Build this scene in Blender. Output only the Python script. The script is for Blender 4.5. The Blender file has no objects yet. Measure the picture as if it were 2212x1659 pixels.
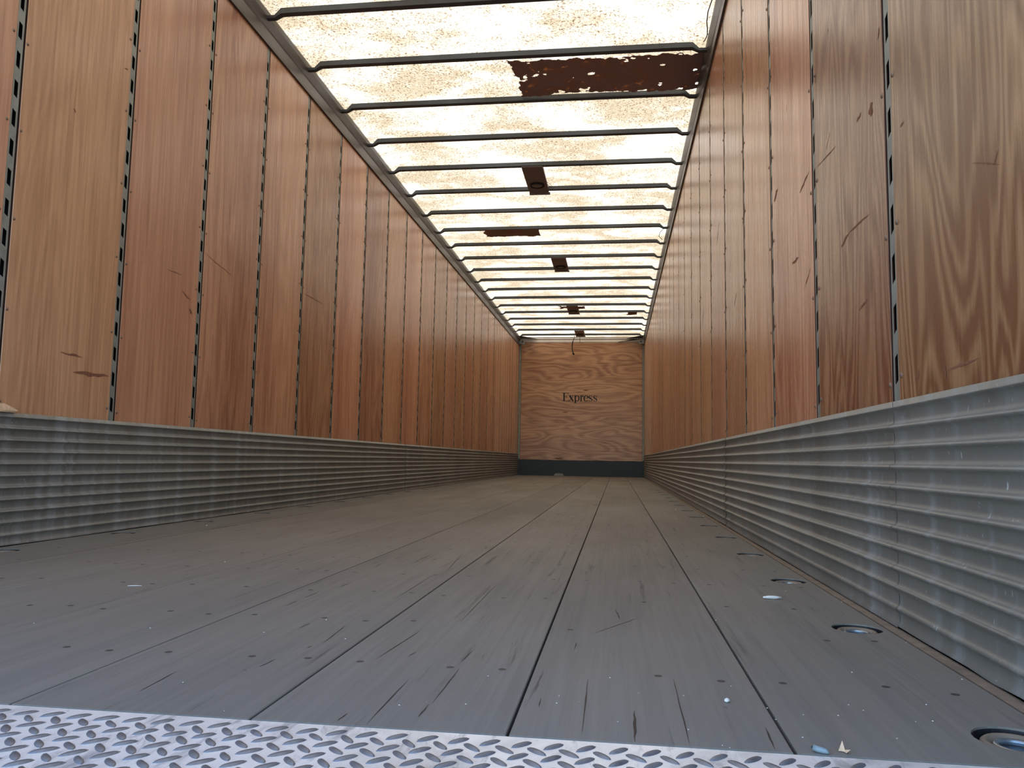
import bpy, bmesh, math, random
from mathutils import Vector, Matrix
random.seed(7)
scene = bpy.context.scene
col = scene.collection

# ------------------------------------------------------------------ camera
cam_data = bpy.data.cameras.new('camera')
cam_data.sensor_width = 36.0
cam_data.sensor_fit = 'HORIZONTAL'
cam_data.lens = 27.781
cam_data.clip_start = 0.02
cam_data.clip_end = 300
cam = bpy.data.objects.new('camera', cam_data)
col.objects.link(cam)
cR = Vector((0.99131, 0.13050, 0.01653)); cU = Vector((-0.00390, -0.09647, 0.99533)); cF = Vector((-0.13149, 0.98674, 0.09513))
M = Matrix((cR, cU, -cF)).transposed().to_4x4()
M.translation = Vector((1.9943, 0.0, 0.3120))
cam.matrix_world = M
scene.camera = cam

# ------------------------------------------------------------------ sky, sun, exposure
SUN_EL, SUN_AZ = math.radians(62), math.radians(20)      # azimuth measured from +Y towards +X
world = bpy.data.worlds.new('sky')
scene.world = world
world.use_nodes = True
wn = world.node_tree.nodes; wl = world.node_tree.links
wn.clear()
w_out = wn.new('ShaderNodeOutputWorld'); w_bg = wn.new('ShaderNodeBackground'); w_sky = wn.new('ShaderNodeTexSky')
w_sky.sky_type = 'NISHITA'
w_sky.sun_disc = False
w_sky.sun_elevation = SUN_EL
w_sky.sun_rotation = SUN_AZ
w_sky.dust_density = 0.3
w_sky.ozone_density = 2.5
w_bg.inputs['Strength'].default_value = 0.95
wl.new(w_sky.outputs[0], w_bg.inputs['Color']); wl.new(w_bg.outputs[0], w_out.inputs['Surface'])
sun_data = bpy.data.lights.new('sun', 'SUN')
sun_data.energy = 7.2
sun_data.angle = math.radians(0.53)
sun_data.color = (1.0, 0.93, 0.83)
sun = bpy.data.objects.new('sun', sun_data)
col.objects.link(sun)
sdir = Vector((math.sin(SUN_AZ) * math.cos(SUN_EL), math.cos(SUN_AZ) * math.cos(SUN_EL), math.sin(SUN_EL)))
sun.rotation_euler = sdir.to_track_quat('Z', 'Y').to_euler()
sun.location = (1.2, 8, 12)
scene.view_settings.view_transform = 'Standard'
scene.view_settings.look = 'None'
scene.view_settings.gamma = 1.0
scene.view_settings.use_curve_mapping = False
scene.view_settings.exposure = 0.0
try:
    scene.cycles.use_denoising = True
    scene.cycles.max_bounces = 10
    scene.cycles.diffuse_bounces = 7
    scene.cycles.glossy_bounces = 4
    scene.cycles.transmission_bounces = 4
    scene.cycles.sample_clamp_indirect = 8.0
    scene.cycles.use_fast_gi = False
except Exception:
    pass

# ------------------------------------------------------------------ dimensions (metres)
W, L = 2.543, 16.05            # inside width, front wall
Y0 = 0.52                      # rear edge of the trailer body
HS = 0.438                     # top of the corrugated scuff band
HL = 2.652                     # lower lip of the top rail
ZR = 2.834                     # roof sheet
S = 0.6096                     # post and roof bow pitch
SEAM_L, SEAM_R, BOW0 = 2.927, 1.665, 4.051

# ------------------------------------------------------------------ node helpers
class NT:
    def __init__(self, name):
        self.m = bpy.data.materials.new(name); self.m.use_nodes = True
        self.t = self.m.node_tree; self.n = self.t.nodes; self.l = self.t.links
        self.n.clear()
        self.out = self.n.new('ShaderNodeOutputMaterial')
    def new(self, kind, **kw):
        nd = self.n.new(kind)
        for k, v in kw.items():
            if k.startswith('i_'):
                nd.inputs[k[2:].replace('_', ' ')].default_value = v
            else:
                setattr(nd, k, v)
        return nd
    def link(self, a, b): self.l.new(a, b)
    def put(self, v, sock):
        if hasattr(v, 'is_output'): self.l.new(v, sock)
        else: sock.default_value = v
    def math(self, op, a, b=0.0, clamp=False):
        nd = self.new('ShaderNodeMath', operation=op, use_clamp=clamp)
        self.put(a, nd.inputs[0]); self.put(b, nd.inputs[1])
        return nd.outputs[0]
    def coords(self, random_offset=True, which='Object'):
        tc = self.new('ShaderNodeTexCoord')
        v = tc.outputs[which]
        if random_offset:
            oi = self.new('ShaderNodeObjectInfo')
            m = self.new('ShaderNodeVectorMath', operation='MULTIPLY_ADD')
            cmb = self.new('ShaderNodeCombineXYZ')
            for k in range(3): self.link(oi.outputs['Random'], cmb.inputs[k])
            self.link(cmb.outputs[0], m.inputs[0]); m.inputs[1].default_value = (37.0, 61.0, 23.0)
            self.link(v, m.inputs[2]); v = m.outputs[0]
        return v
    def scaled(self, v, s):
        m = self.new('ShaderNodeVectorMath', operation='MULTIPLY'); self.link(v, m.inputs[0]); m.inputs[1].default_value = s
        return m.outputs[0]
    def noise(self, v, scale=1.0, detail=3.0, rough=0.5, dist=0.0):
        nd = self.new('ShaderNodeTexNoise'); self.link(v, nd.inputs['Vector'])
        nd.inputs['Scale'].default_value = scale; nd.inputs['Detail'].default_value = detail
        nd.inputs['Roughness'].default_value = rough; nd.inputs['Distortion'].default_value = dist
        return nd.outputs['Fac']
    def remap(self, v, a, b, c=0.0, d=1.0):
        nd = self.new('ShaderNodeMapRange'); self.put(v, nd.inputs['Value'])
        for k, x in zip(('From Min', 'From Max', 'To Min', 'To Max'), (a, b, c, d)): nd.inputs[k].default_value = x
        return nd.outputs[0]
    def mix(self, f, a, b, mode='MIX'):
        nd = self.new('ShaderNodeMix', data_type='RGBA', blend_type=mode)
        self.put(f, nd.inputs[0])
        for v, k in ((a, 6), (b, 7)):
            if hasattr(v, 'is_output'): self.l.new(v, nd.inputs[k])
            else: nd.inputs[k].default_value = (*v, 1.0) if len(v) == 3 else v
        return nd.outputs[2]
    def principled(self, color, rough=0.5, metal=0.0, spec=0.5, bump=None, bump_strength=0.1, bump_dist=0.002):
        p = self.new('ShaderNodeBsdfPrincipled')
        if hasattr(color, 'is_output'): self.l.new(color, p.inputs['Base Color'])
        else: p.inputs['Base Color'].default_value = (*color, 1.0)
        self.put(rough, p.inputs['Roughness']); self.put(metal, p.inputs['Metallic'])
        p.inputs['Specular IOR Level'].default_value = spec
        if bump is not None:
            b = self.new('ShaderNodeBump'); b.inputs['Strength'].default_value = bump_strength; b.inputs['Distance'].default_value = bump_dist
            self.link(bump, b.inputs['Height']); self.link(b.outputs[0], p.inputs['Normal'])
        self.link(p.outputs[0], self.out.inputs['Surface'])
        return p

def plain(name, color, rough=0.6, metal=0.0, spec=0.5, vary=0.15, scale=20.0):
    t = NT(name); v = t.coords(False)
    n = t.noise(v, scale, 4, 0.6)
    k = t.remap(n, 0.3, 0.7, 1 - vary, 1 + vary)
    c = t.new('ShaderNodeVectorMath', operation='SCALE'); c.inputs[0].default_value = color; t.link(k, c.inputs['Scale'])
    t.principled(c.outputs[0], rough, metal, spec, bump=n, bump_strength=0.08)
    return t.m

def plywood(name, stretch, fine, light, dark, figure=(0.1, 0.5), freq=16.0, rough=0.27, scratch=True, fscale=1.0):
    """rotary cut veneer: contour lines of a stretched noise field plus fine grain streaks"""
    t = NT(name); v = t.coords(True)
    oi = t.new('ShaderNodeObjectInfo')
    sv = t.scaled(v, stretch)
    field = t.noise(sv, fscale, 2.5, 0.45, 0.35)
    ring = t.math('PINGPONG', t.math('MULTIPLY', field, freq), 0.5)
    ring = t.remap(ring, 0.06, 0.44)
    grain = t.noise(t.scaled(v, fine), 1.0, 5, 0.65, 0.2)
    tone = t.noise(t.scaled(v, tuple(a * 0.8 for a in stretch)), 0.9, 3, 0.6)
    amount = t.remap(oi.outputs['Random'], 0.0, 1.0, figure[0], figure[1])
    f = t.math('MULTIPLY', ring, amount)
    f = t.math('ADD', f, t.remap(grain, 0.35, 0.72, -0.14, 0.52), True)
    f = t.math('ADD', f, t.remap(tone, 0.35, 0.7, -0.14, 0.42), True)
    c = t.mix(f, light, dark)
    hs = t.new('ShaderNodeHueSaturation')
    t.put(t.remap(t.math('FRACT', t.math('MULTIPLY', oi.outputs['Random'], 7.31)), 0, 1, 0.84, 1.14), hs.inputs['Value'])
    t.put(t.remap(t.math('FRACT', t.math('MULTIPLY', oi.outputs['Random'], 3.77)), 0, 1, 0.492, 0.510), hs.inputs['Hue'])
    hs.inputs['Saturation'].default_value = 1.0
    t.link(c, hs.inputs['Color']); c = hs.outputs[0]
    if scratch:
        s1 = t.noise(t.scaled(v, tuple(a * 5 for a in stretch)), 1.0, 6, 0.75, 0.6)
        c = t.mix(t.remap(s1, 0.665, 0.72, 0.0, 0.55), c, (0.10, 0.045, 0.025))
    r = t.math('ADD', t.remap(grain, 0.3, 0.7, -0.05, 0.08), rough)
    t.principled(c, r, 0.0, 0.5, bump=grain, bump_strength=0.12, bump_dist=0.001)
    return t.m

MAT = {}
LT, DK = (0.58, 0.312, 0.172), (0.275, 0.104, 0.050)
MAT['ply'] = plywood('plywood_red', (1.0, 4.2, 0.42), (30, 70, 1.7), LT, DK, (0.10, 0.50), 15)
MAT['ply_bold'] = plywood('plywood_bold_figure', (1.0, 4.0, 0.80), (30, 80, 2.2), (0.365, 0.190, 0.098), (0.165, 0.062, 0.030), (0.6, 0.8), 21)
MAT['ply_front'] = plywood('plywood_front', (0.42, 1.0, 2.3), (2.6, 30, 60), (0.60, 0.315, 0.165), (0.29, 0.108, 0.050), (0.6, 0.6), 15, 0.34, False, 1.15)
MAT['pale_wood'] = plain('pale_split_wood', (0.62, 0.42, 0.26), 0.7, 0, 0.3, 0.25, 60)
MAT['ply_edge'] = plain('shaded_ply_edge', (0.045, 0.022, 0.015), 0.9, 0, 0.1)  # near-black edge colour stands in for shade in the panel seams
MAT['hole'] = plain('knot_hole', (0.06, 0.02, 0.012), 0.9, 0, 0.1)
MAT['screw'] = plain('screw_head', (0.055, 0.050, 0.046), 0.6, 0.2)
MAT['gouge'] = plain('dark_gouge', (0.19, 0.080, 0.045), 0.8, 0, 0.2, 0.3, 120)
MAT['strip_wood'] = plain('dusty_wood_strip', (0.22, 0.165, 0.115), 0.75, 0, 0.3, 0.25, 30)
MAT['orange_wood'] = plain('fresh_orange_wood', (0.55, 0.30, 0.13), 0.6, 0, 0.3, 0.2, 50)
MAT['dark'] = plain('dark_cavity', (0.020, 0.022, 0.024), 0.8, 0, 0.2)
MAT['black'] = plain('black_paint', (0.012, 0.012, 0.013), 0.55, 0, 0.4)
MAT['rubber'] = plain('black_rubber', (0.015, 0.014, 0.013), 0.6, 0, 0.3)
MAT['kick'] = plain('blue_black_steel', (0.005, 0.012, 0.021), 0.5, 0.0, 0.5, 0.3, 3)
MAT['bow'] = plain('roof_bow_steel', (0.075, 0.080, 0.085), 0.45, 0.35, 0.5, 0.12, 12)
MAT['rail'] = plain('rail_aluminium', (0.085, 0.074, 0.068), 0.42, 0.2, 0.5, 0.12, 8)
MAT['galv'] = plain('galvanised_grey', (0.47, 0.48, 0.46), 0.48, 0.45, 0.5, 0.18, 25)
MAT['post'] = plain('post_steel', (0.23, 0.24, 0.21), 0.5, 0.25, 0.5, 0.2, 18)
MAT['pale_strip'] = plain('pale_strip', (0.62, 0.50, 0.36), 0.5, 0.1, 0.5, 0.1, 8)
MAT['rivet'] = plain('rivet', (0.20, 0.13, 0.09), 0.55, 0.4)
MAT['header'] = plain('pale_header', (0.66, 0.60, 0.52), 0.5, 0.1, 0.5, 0.08, 5)
MAT['plate'] = plain('lamp_plate_steel', (0.24, 0.19, 0.175), 0.5, 0.2, 0.4, 0.15, 6)
MAT['lens'] = plain('dull_lens', (0.16, 0.155, 0.14), 0.35, 0, 0.5, 0.05)
MAT['wire'] = plain('dark_wire', (0.02, 0.016, 0.013), 0.5)
MAT['crumb'] = plain('white_crumb', (0.66, 0.63, 0.57), 0.7, 0, 0.3, 0.1, 200)
MAT['bluetube'] = plain('pale_blue_plastic', (0.17, 0.22, 0.235), 0.4)
MAT['pan'] = plain('worn_pan_steel', (0.32, 0.36, 0.38), 0.35, 0.75, 0.5, 0.3, 60)
MAT['asphalt'] = plain('asphalt', (0.16, 0.155, 0.15), 0.9, 0, 0.3, 0.25, 12)
MAT['skin'] = plain('trailer_skin', (0.55, 0.55, 0.55), 0.5, 0.2)

def floor_material():
    t = NT('worn_floor_boards'); v = t.coords(True)
    tc = t.new('ShaderNodeTexCoord'); wv = tc.outputs['Object']
    oi = t.new('ShaderNodeObjectInfo')
    big = t.noise(t.scaled(v, (2.0, 0.7, 1)), 1.0, 4, 0.55)
    grain = t.noise(t.scaled(v, (110, 2.2, 1)), 1.0, 5, 0.6)
    lam = t.noise(t.scaled(v, (26, 0.35, 1)), 1.0, 1, 0.4)
    c = t.mix(t.remap(big, 0.3, 0.7), (0.210, 0.194, 0.164), (0.164, 0.149, 0.124))
    c = t.mix(t.remap(grain, 0.35, 0.75, 0, 0.40), c, (0.085, 0.074, 0.066))
    c = t.mix(t.remap(lam, 0.35, 0.65, 0.0, 0.22), c, (0.23, 0.195, 0.155))
    sc = t.noise(t.scaled(v, (38, 1.6, 1)), 1.0, 7, 0.72, 0.4)
    patch = t.noise(t.scaled(v, (3.0, 0.9, 1)), 1.0, 2, 0.5)
    scm = t.math('MULTIPLY', t.remap(sc, 0.585, 0.68), t.remap(patch, 0.40, 0.60, 0.0, 0.85))
    c = t.mix(scm, c, (0.035, 0.030, 0.028))
    sc2 = t.noise(t.scaled(v, (70, 30, 1)), 1.0, 3, 0.6, 0.5)
    c = t.mix(t.remap(sc2, 0.74, 0.80, 0, 0.5), c, (0.04, 0.034, 0.03))
    hs = t.new('ShaderNodeHueSaturation'); t.link(c, hs.inputs['Color'])
    t.put(t.remap(oi.outputs['Random'], 0, 1, 0.93, 1.07), hs.inputs['Value'])
    r = t.remap(big, 0.3, 0.7, 0.55, 0.70)
    t.principled(hs.outputs[0], r, 0.0, 0.35, bump=grain, bump_strength=0.15, bump_dist=0.0012)
    return t.m
MAT['floor'] = floor_material()

def scuff_material():
    t = NT('corrugated_galvanised_steel'); v = t.coords(True)
    big = t.noise(t.scaled(v, (1, 1.6, 2.2)), 1.0, 4, 0.6)
    drip = t.noise(t.scaled(v, (1, 16, 1.3)), 1.0, 5, 0.65, 0.3)
    speck = t.noise(t.scaled(v, (90, 110, 42)), 1.0, 3, 0.6)
    c = t.mix(t.remap(big, 0.3, 0.7), (0.232, 0.230, 0.208), (0.160, 0.156, 0.136))
    c = t.mix(t.remap(drip, 0.48, 0.72, 0, 0.8), c, (0.33, 0.36, 0.37))
    c = t.mix(t.remap(speck, 0.675, 0.72, 0, 0.7), c, (0.55, 0.58, 0.59))
    rust = t.noise(t.scaled(v, (3, 3.4, 5)), 1.0, 5, 0.7)
    c = t.mix(t.remap(rust, 0.60, 0.72, 0, 0.45), c, (0.10, 0.068, 0.045))
    r = t.remap(drip, 0.3, 0.7, 0.36, 0.56)
    t.principled(c, r, 0.35, 0.5, bump=speck, bump_strength=0.06, bump_dist=0.002)
    return t.m
MAT['scuff'] = scuff_material()

def tread_material():
    t = NT('bright_tread_plate'); v = t.coords(False)
    n = t.noise(v, 9, 5, 0.65, 0.6)
    sc = t.noise(t.scaled(v, (30, 8, 1)), 1.0, 5, 0.7, 0.8)
    c = t.mix(t.remap(n, 0.35, 0.7), (0.93, 0.90, 0.82), (0.74, 0.71, 0.65))
    c = t.mix(t.remap(sc, 0.54, 0.68, 0, 0.7), c, (0.25, 0.25, 0.26))
    gr = t.noise(v, 3.2, 6, 0.7, 0.8)
    c = t.mix(t.remap(gr, 0.48, 0.68, 0, 0.65), c, (0.36, 0.33, 0.29))
    r = t.remap(n, 0.3, 0.7, 0.30, 0.48)
    t.principled(c, r, 0.35, 0.5, bump=sc, bump_strength=0.05, bump_dist=0.001)
    return t.m
MAT['tread'] = tread_material()
MAT['lug'] = plain('dark_reflection_lug', (0.17, 0.175, 0.185), 0.45, 0.5, 0.5, 0.3, 40)  # dark reflection on the lug slopes is put into the base colour

def roof_material():
    t = NT('translucent_fibreglass_roof'); v = t.coords(False)
    v2 = t.scaled(v, (1, 1, 0))
    blot = t.noise(t.scaled(v2, (1.5, 2.3, 1)), 1.0, 4, 0.55, 0.5)
    blot2 = t.noise(t.scaled(v2, (9, 9, 1)), 1.0, 3, 0.6, 0.4)
    fib = t.noise(v2, 38, 1.5, 0.5, 0.35)
    strand = t.remap(t.math('ABSOLUTE', t.math('SUBTRACT', fib, 0.5)), 0.0, 0.045, 1.0, 0.0)
    fib2 = t.noise(t.scaled(v2, (1.5, 1.0, 1)), 42, 1.5, 0.5, 0.35)
    strand2 = t.remap(t.math('ABSOLUTE', t.math('SUBTRACT', fib2, 0.52)), 0.0, 0.045, 1.0, 0.0)
    strand = t.math('MAXIMUM', strand, strand2)
    grit = t.remap(t.noise(v2, 60, 2, 0.6, 0.0), 0.46, 0.56)
    b = t.math('ADD', t.remap(blot, 0.33, 0.60), t.remap(blot2, 0.3, 0.7, -0.30, 0.30), True)      # 1 = stained
    f = t.math('MULTIPLY', t.math('MULTIPLY', strand, t.math('ADD', grit, 0.15), True), t.remap(b, 0.0, 0.70, 0.42, 1.0))
    c = t.mix(b, (0.86, 0.690, 0.470), (0.50, 0.360, 0.195))
    c = t.mix(f, c, (0.12, 0.060, 0.018))
    tr = t.new('ShaderNodeBsdfTranslucent'); t.link(c, tr.inputs['Color'])
    di = t.new('ShaderNodeBsdfDiffuse'); t.link(t.mix(0.5, c, (0.5, 0.45, 0.36)), di.inputs['Color'])
    mx = t.new('ShaderNodeMixShader'); mx.inputs[0].default_value = 0.40
    t.link(tr.outputs[0], mx.inputs[1]); t.link(di.outputs[0], mx.inputs[2])
    t.link(mx.outputs[0], t.out.inputs['Surface'])
    return t.m
MAT['roof'] = roof_material()

def patch_material():
    t = NT('brown_tar_patch'); v = t.coords(False)
    n = t.noise(v, 14, 5, 0.65, 0.5)
    c = t.mix(t.remap(n, 0.35, 0.7), (0.30, 0.215, 0.195), (0.33, 0.18, 0.125))
    di = t.new('ShaderNodeBsdfDiffuse'); t.link(c, di.inputs['Color'])
    tr = t.new('ShaderNodeBsdfTranslucent'); tr.inputs['Color'].default_value = (0.45, 0.16, 0.05, 1)
    mx = t.new('ShaderNodeMixShader'); t.put(t.remap(n, 0.60, 0.74, 0.0, 0.35), mx.inputs[0])
    t.link(di.outputs[0], mx.inputs[1]); t.link(tr.outputs[0], mx.inputs[2]); t.link(mx.outputs[0], t.out.inputs['Surface'])
    return t.m
MAT['patch'] = patch_material()

# ------------------------------------------------------------------ mesh helpers
class MB:
    def __init__(self): self.v = []; self.f = []
    def box(self, x0, x1, y0, y1, z0, z1):
        b = len(self.v)
        self.v += [(x, y, z) for z in (z0, z1) for y in (y0, y1) for x in (x0, x1)]
        self.f += [tuple(b + k for k in q) for q in ((0, 2, 3, 1), (4, 5, 7, 6), (0, 1, 5, 4), (2, 6, 7, 3), (0, 4, 6, 2), (1, 3, 7, 5))]
        return self
    def quad(self, *p):
        b = len(self.v); self.v += [tuple(q) for q in p]; self.f.append(tuple(range(b, b + len(p)))); return self
    def extrude_profile(self, prof, y0, y1, closed=True):
        """profile of (x, z) swept along y"""
        b = len(self.v); n = len(prof)
        self.v += [(x, y0, z) for x, z in prof] + [(x, y1, z) for x, z in prof]
        for i in range(n if closed else n - 1):
            j = (i + 1) % n
            self.f.append((b + i, b + j, b + n + j, b + n + i))
        if closed:
            self.f.append(tuple(b + i for i in range(n))[::-1]); self.f.append(tuple(b + n + i for i in range(n)))
        return self
    def lathe(self, prof, cx, cy, cz=0.0, n=24):
        """(r, z) profile around the vertical axis"""
        b = len(self.v); m = len(prof)
        for k in range(n):
            a = 2 * math.pi * k / n
            self.v += [(cx + r * math.cos(a), cy + r * math.sin(a), cz + z) for r, z in prof]
        for k in range(n):
            k2 = (k + 1) % n
            for i in range(m - 1):
                self.f.append((b + k * m + i, b + k2 * m + i, b + k2 * m + i + 1, b + k * m + i + 1))
        return self
    def tube(self, pts, r, n=8, caps=True):
        pts = [Vector(p) for p in pts]; b = len(self.v)
        rr = r if isinstance(r, (list, tuple)) else [r] * len(pts)
        ref = Vector((0, 0, 1))
        for i, p in enumerate(pts):
            d = (pts[min(i + 1, len(pts) - 1)] - pts[max(i - 1, 0)]).normalized()
            a = d.cross(ref if abs(d.dot(ref)) < 0.95 else Vector((1, 0, 0))).normalized(); c = d.cross(a)
            for k in range(n):
                t = 2 * math.pi * k / n
                self.v.append(tuple(p + (a * math.cos(t) + c * math.sin(t)) * rr[i]))
        for i in range(len(pts) - 1):
            for k in range(n):
                k2 = (k + 1) % n
                self.f.append((b + i * n + k, b + i * n + k2, b + (i + 1) * n + k2, b + (i + 1) * n + k))
        if caps:
            self.f.append(tuple(b + k for k in range(n))); self.f.append(tuple(b + (len(pts) - 1) * n + k for k in range(n))[::-1])
        return self
    def mesh(self, name, mat, smooth=False, fix=True):
        me = bpy.data.meshes.new(name)
        me.from_pydata(self.v, [], self.f); me.materials.append(MAT[mat]); me.update()
        if fix:
            bm = bmesh.new(); bm.from_mesh(me); bmesh.ops.recalc_face_normals(bm, faces=bm.faces); bm.to_mesh(me); bm.free()
        if smooth:
            me.polygons.foreach_set('use_smooth', [True] * len(me.polygons))
        return me
    def obj(self, name, mat, parent=None, smooth=False, loc=None, fix=True):
        return link(name, self.mesh(name, mat, smooth, fix), parent, loc)

def link(name, me, parent=None, loc=None, rot=None):
    o = bpy.data.objects.new(name, me); col.objects.link(o)
    if parent is not None: o.parent = parent
    if loc is not None: o.location = loc
    if rot is not None: o.rotation_euler = rot
    return o
def tag(o, label, cat, group=None):
    o['label'] = label; o['category'] = cat
    if group: o['group'] = group
    return o
def struct(o, label=None, cat=None):
    o['kind'] = 'structure'
    if label: o['label'] = label
    if cat: o['category'] = cat
    return o
def stuff(o):
    o['kind'] = 'stuff'; return o
def empty(name, loc=(0, 0, 0)):
    o = bpy.data.objects.new(name, None); o.empty_display_size = 0.05; col.objects.link(o); o.location = loc; return o

# ------------------------------------------------------------------ ground outside
ground = MB().box(-45, 48, -45, 62, -1.36, -1.26).obj('ground', 'asphalt')
struct(ground, 'grey asphalt ground around the trailer', 'ground')

# ------------------------------------------------------------------ floor
floor = MB().box(-0.045, W + 0.045, Y0, L + 0.05, -0.09, -0.032).obj('floor', 'black')
struct(floor, 'worn grey brown wooden plank floor of the trailer', 'floor')
TY = 0.923                       # front edge of the tread plate
GAP = 0.0036
EDGES = [0.004, 0.3125, 0.625, 0.937, 1.251, 1.565, 1.874, 2.190, 2.512]
POT_R, POT_X_R, POT_X_L = 0.046, 2.453, 0.078
pots_r = [1.015 + 0.6125 * k for k in range(14)]
pots_l = [2.302 + 0.6125 * k for k in range(12)]
def plank_plain(x0, x1):
    m = MB(); c = 0.0012
    prof = [(x0, -0.03), (x0, -c), (x0 + c, 0), (x1 - c, 0), (x1, -c), (x1, -0.03)]
    return m.extrude_profile(prof, TY + 0.002, L - 0.004)
def plank_holes(x0, x1, cx, ys):
    m = MB(); top, bot = 0.0, -0.03
    cuts = [TY + 0.002] + [(a + b) / 2 for a, b in zip(ys, ys[1:])] + [L - 0.004]
    for i, cy in enumerate(ys):
        y0, y1 = cuts[i], cuts[i + 1]
        ang = [2 * math.pi * k / 24 for k in range(24)] + [math.atan2(yy - cy, xx - cx) % (2 * math.pi) for xx in (x0, x1) for yy in (y0, y1)]
        ang = sorted(set(round(a, 6) for a in ang))
        inner, outer = [], []
        for a in ang:
            dx, dy = math.cos(a), math.sin(a)
            ts = []
            if abs(dx) > 1e-9: ts.append(((x1 if dx > 0 else x0) - cx) / dx)
            if abs(dy) > 1e-9: ts.append(((y1 if dy > 0 else y0) - cy) / dy)
            t = min(ts)
            inner.append((cx + POT_R * dx, cy + POT_R * dy)); outer.append((cx + t * dx, cy + t * dy))
        n = len(ang); b = len(m.v)
        m.v += [(x, y, top) for x, y in inner] + [(x, y, top) for x, y in outer] + [(x, y, bot) for x, y in inner] + [(x, y, bot) for x, y in outer]
        for k in range(n):
            j = (k + 1) % n
            m.f.append((b + k, b + n + k, b + n + j, b + j))
            m.f.append((b + k, b + j, b + 2 * n + j, b + 2 * n + k))
            m.f.append((b + n + k, b + 3 * n + k, b + 3 * n + j, b + n + j))
    return m
planks = []
for i in range(8):
    x0, x1 = EDGES[i], EDGES[i + 1] - GAP
    if i == 7: m = plank_holes(x0, x1, POT_X_R, pots_r)
    elif i == 0: m = plank_holes(x0, x1, POT_X_L, pots_l)
    else: m = plank_plain(x0, x1)
    planks.append(m.obj('floor_plank', 'floor', floor, fix=(i not in (0, 7))))
# countersunk floor screws, three to a plank at each cross member
def screw_mesh(m, x, y, s=1.0):
    m.lathe([(0.0001, 0.0003), (0.0050 * s, 0.0004), (0.0062 * s, 0.0002)], x, y, 0.0, 10)
sm = MB(); screw_mesh(sm, 0, 0); screw_me = sm.mesh('floor_screw', 'screw')
rest = MB(); count = 0
for r in range(49):
    y = 1.205 + 0.3055 * r
    if y > L - 0.1: break
    for i in range(8):
        for off in (0.040, 0.180, 0.266):
            x = EDGES[i] + off + random.uniform(-0.006, 0.006); yy = y + random.uniform(-0.012, 0.012)
            if random.random() < 0.20: continue
            if any(abs(x - (POT_X_R if i == 7 else POT_X_L)) < 0.06 and abs(yy - p) < 0.06 for p in (pots_r if i == 7 else pots_l if i == 0 else [])): continue
            visible = x > 2.0 - 0.80 * yy - 0.03
            if count < 290 and yy < 6.0 and visible:
                link('floor_screw', screw_me, floor, (x, yy, 0.0)); count += 1
            else: screw_mesh(rest, x, yy)
stuff(rest.obj('floor_screw_field', 'screw', floor))
# long splits and scratches in the boards
SPLITS = [(1.705, 0.931, 1.704, 1.123), (1.762, 1.023, 1.763, 1.196), (1.423, 1.412, 1.426, 1.458), (1.471, 1.146, 1.475, 1.196), (1.956, 0.949, 1.955, 1.172), (2.016, 0.929, 2.018, 1.04), (2.076, 0.934, 2.077, 1.196), (2.168, 0.931, 2.171, 1.006), (1.898, 1.032, 1.897, 1.07), (1.993, 1.725, 2.002, 1.619), (1.956, 1.482, 2.042, 1.647), (1.336, 1.863, 1.34, 1.944), (1.311, 1.608, 1.311, 1.675), (1.24, 2.49, 1.225, 2.611), (1.532, 2.149, 1.487, 2.647), (1.508, 1.761, 1.508, 2.118), (1.634, 2.599, 1.636, 2.806), (1.698, 1.523, 1.698, 2.01), (1.182, 3.953, 1.237, 4.918), (0.621, 2.439, 0.628, 2.608), (1.311, 1.711, 1.314, 1.789), (1.373, 1.0, 1.367, 1.104), (1.495, 1.27, 1.496, 1.288), (1.508, 1.309, 1.496, 1.461), (1.626, 1.222, 1.642, 1.437), (1.669, 1.247, 1.675, 1.281), (1.926, 1.35, 1.927, 1.4), (1.758, 1.233, 1.762, 1.307), (1.667, 0.936, 1.67, 0.965), (1.758, 0.967, 1.759, 1.017)]
def sliver(a, b, w, place, n=7):
    """thin ragged sliver between 2-D points a and b; place(u, v) gives the 3-D point"""
    m = MB(); d = Vector((b[0] - a[0], b[1] - a[1])); nn = Vector((-d.y, d.x)).normalized()
    for i in range(n + 1):
        t = i / n; wob = 0 if i in (0, n) else random.uniform(-0.22, 0.22) * w
        hw = w * 0.5 * (0.15 + 0.85 * math.sin(math.pi * t)) * random.uniform(0.5, 1.1)
        c = Vector(a) + d * t + nn * wob
        m.v += [place(*(c + nn * hw)), place(*(c - nn * hw))]
    m.f = [(2 * i, 2 * i + 1, 2 * i + 3, 2 * i + 2) for i in range(n)]
    return m
for k, s in enumerate(SPLITS):
    i = max(j for j in range(8) if EDGES[j] <= (s[0] + s[2]) / 2)
    wdt = 0.0022 if k not in (5, 9) else 0.004
    sliver(s[:2], s[2:], wdt, lambda u, v: (u, v, 0.0004)).obj('board_split', 'black', planks[i])

# strip of wood filling the gap between the last plank and the right scuff band
tr = MB().box(2.5145, W - 0.004, 1.128, L - 0.004, -0.03, -0.0015).obj('trim_1', 'strip_wood')
struct(tr, 'narrow dusty wooden strip between the floor and the right corrugated band', 'trim')
MB().extrude_profile([(2.5145, -0.03), (2.5145, -0.0015), (W - 0.004, -0.0005), (W - 0.004, -0.03)], TY + 0.002, 1.120).obj('broken_end', 'orange_wood', tr)

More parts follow.
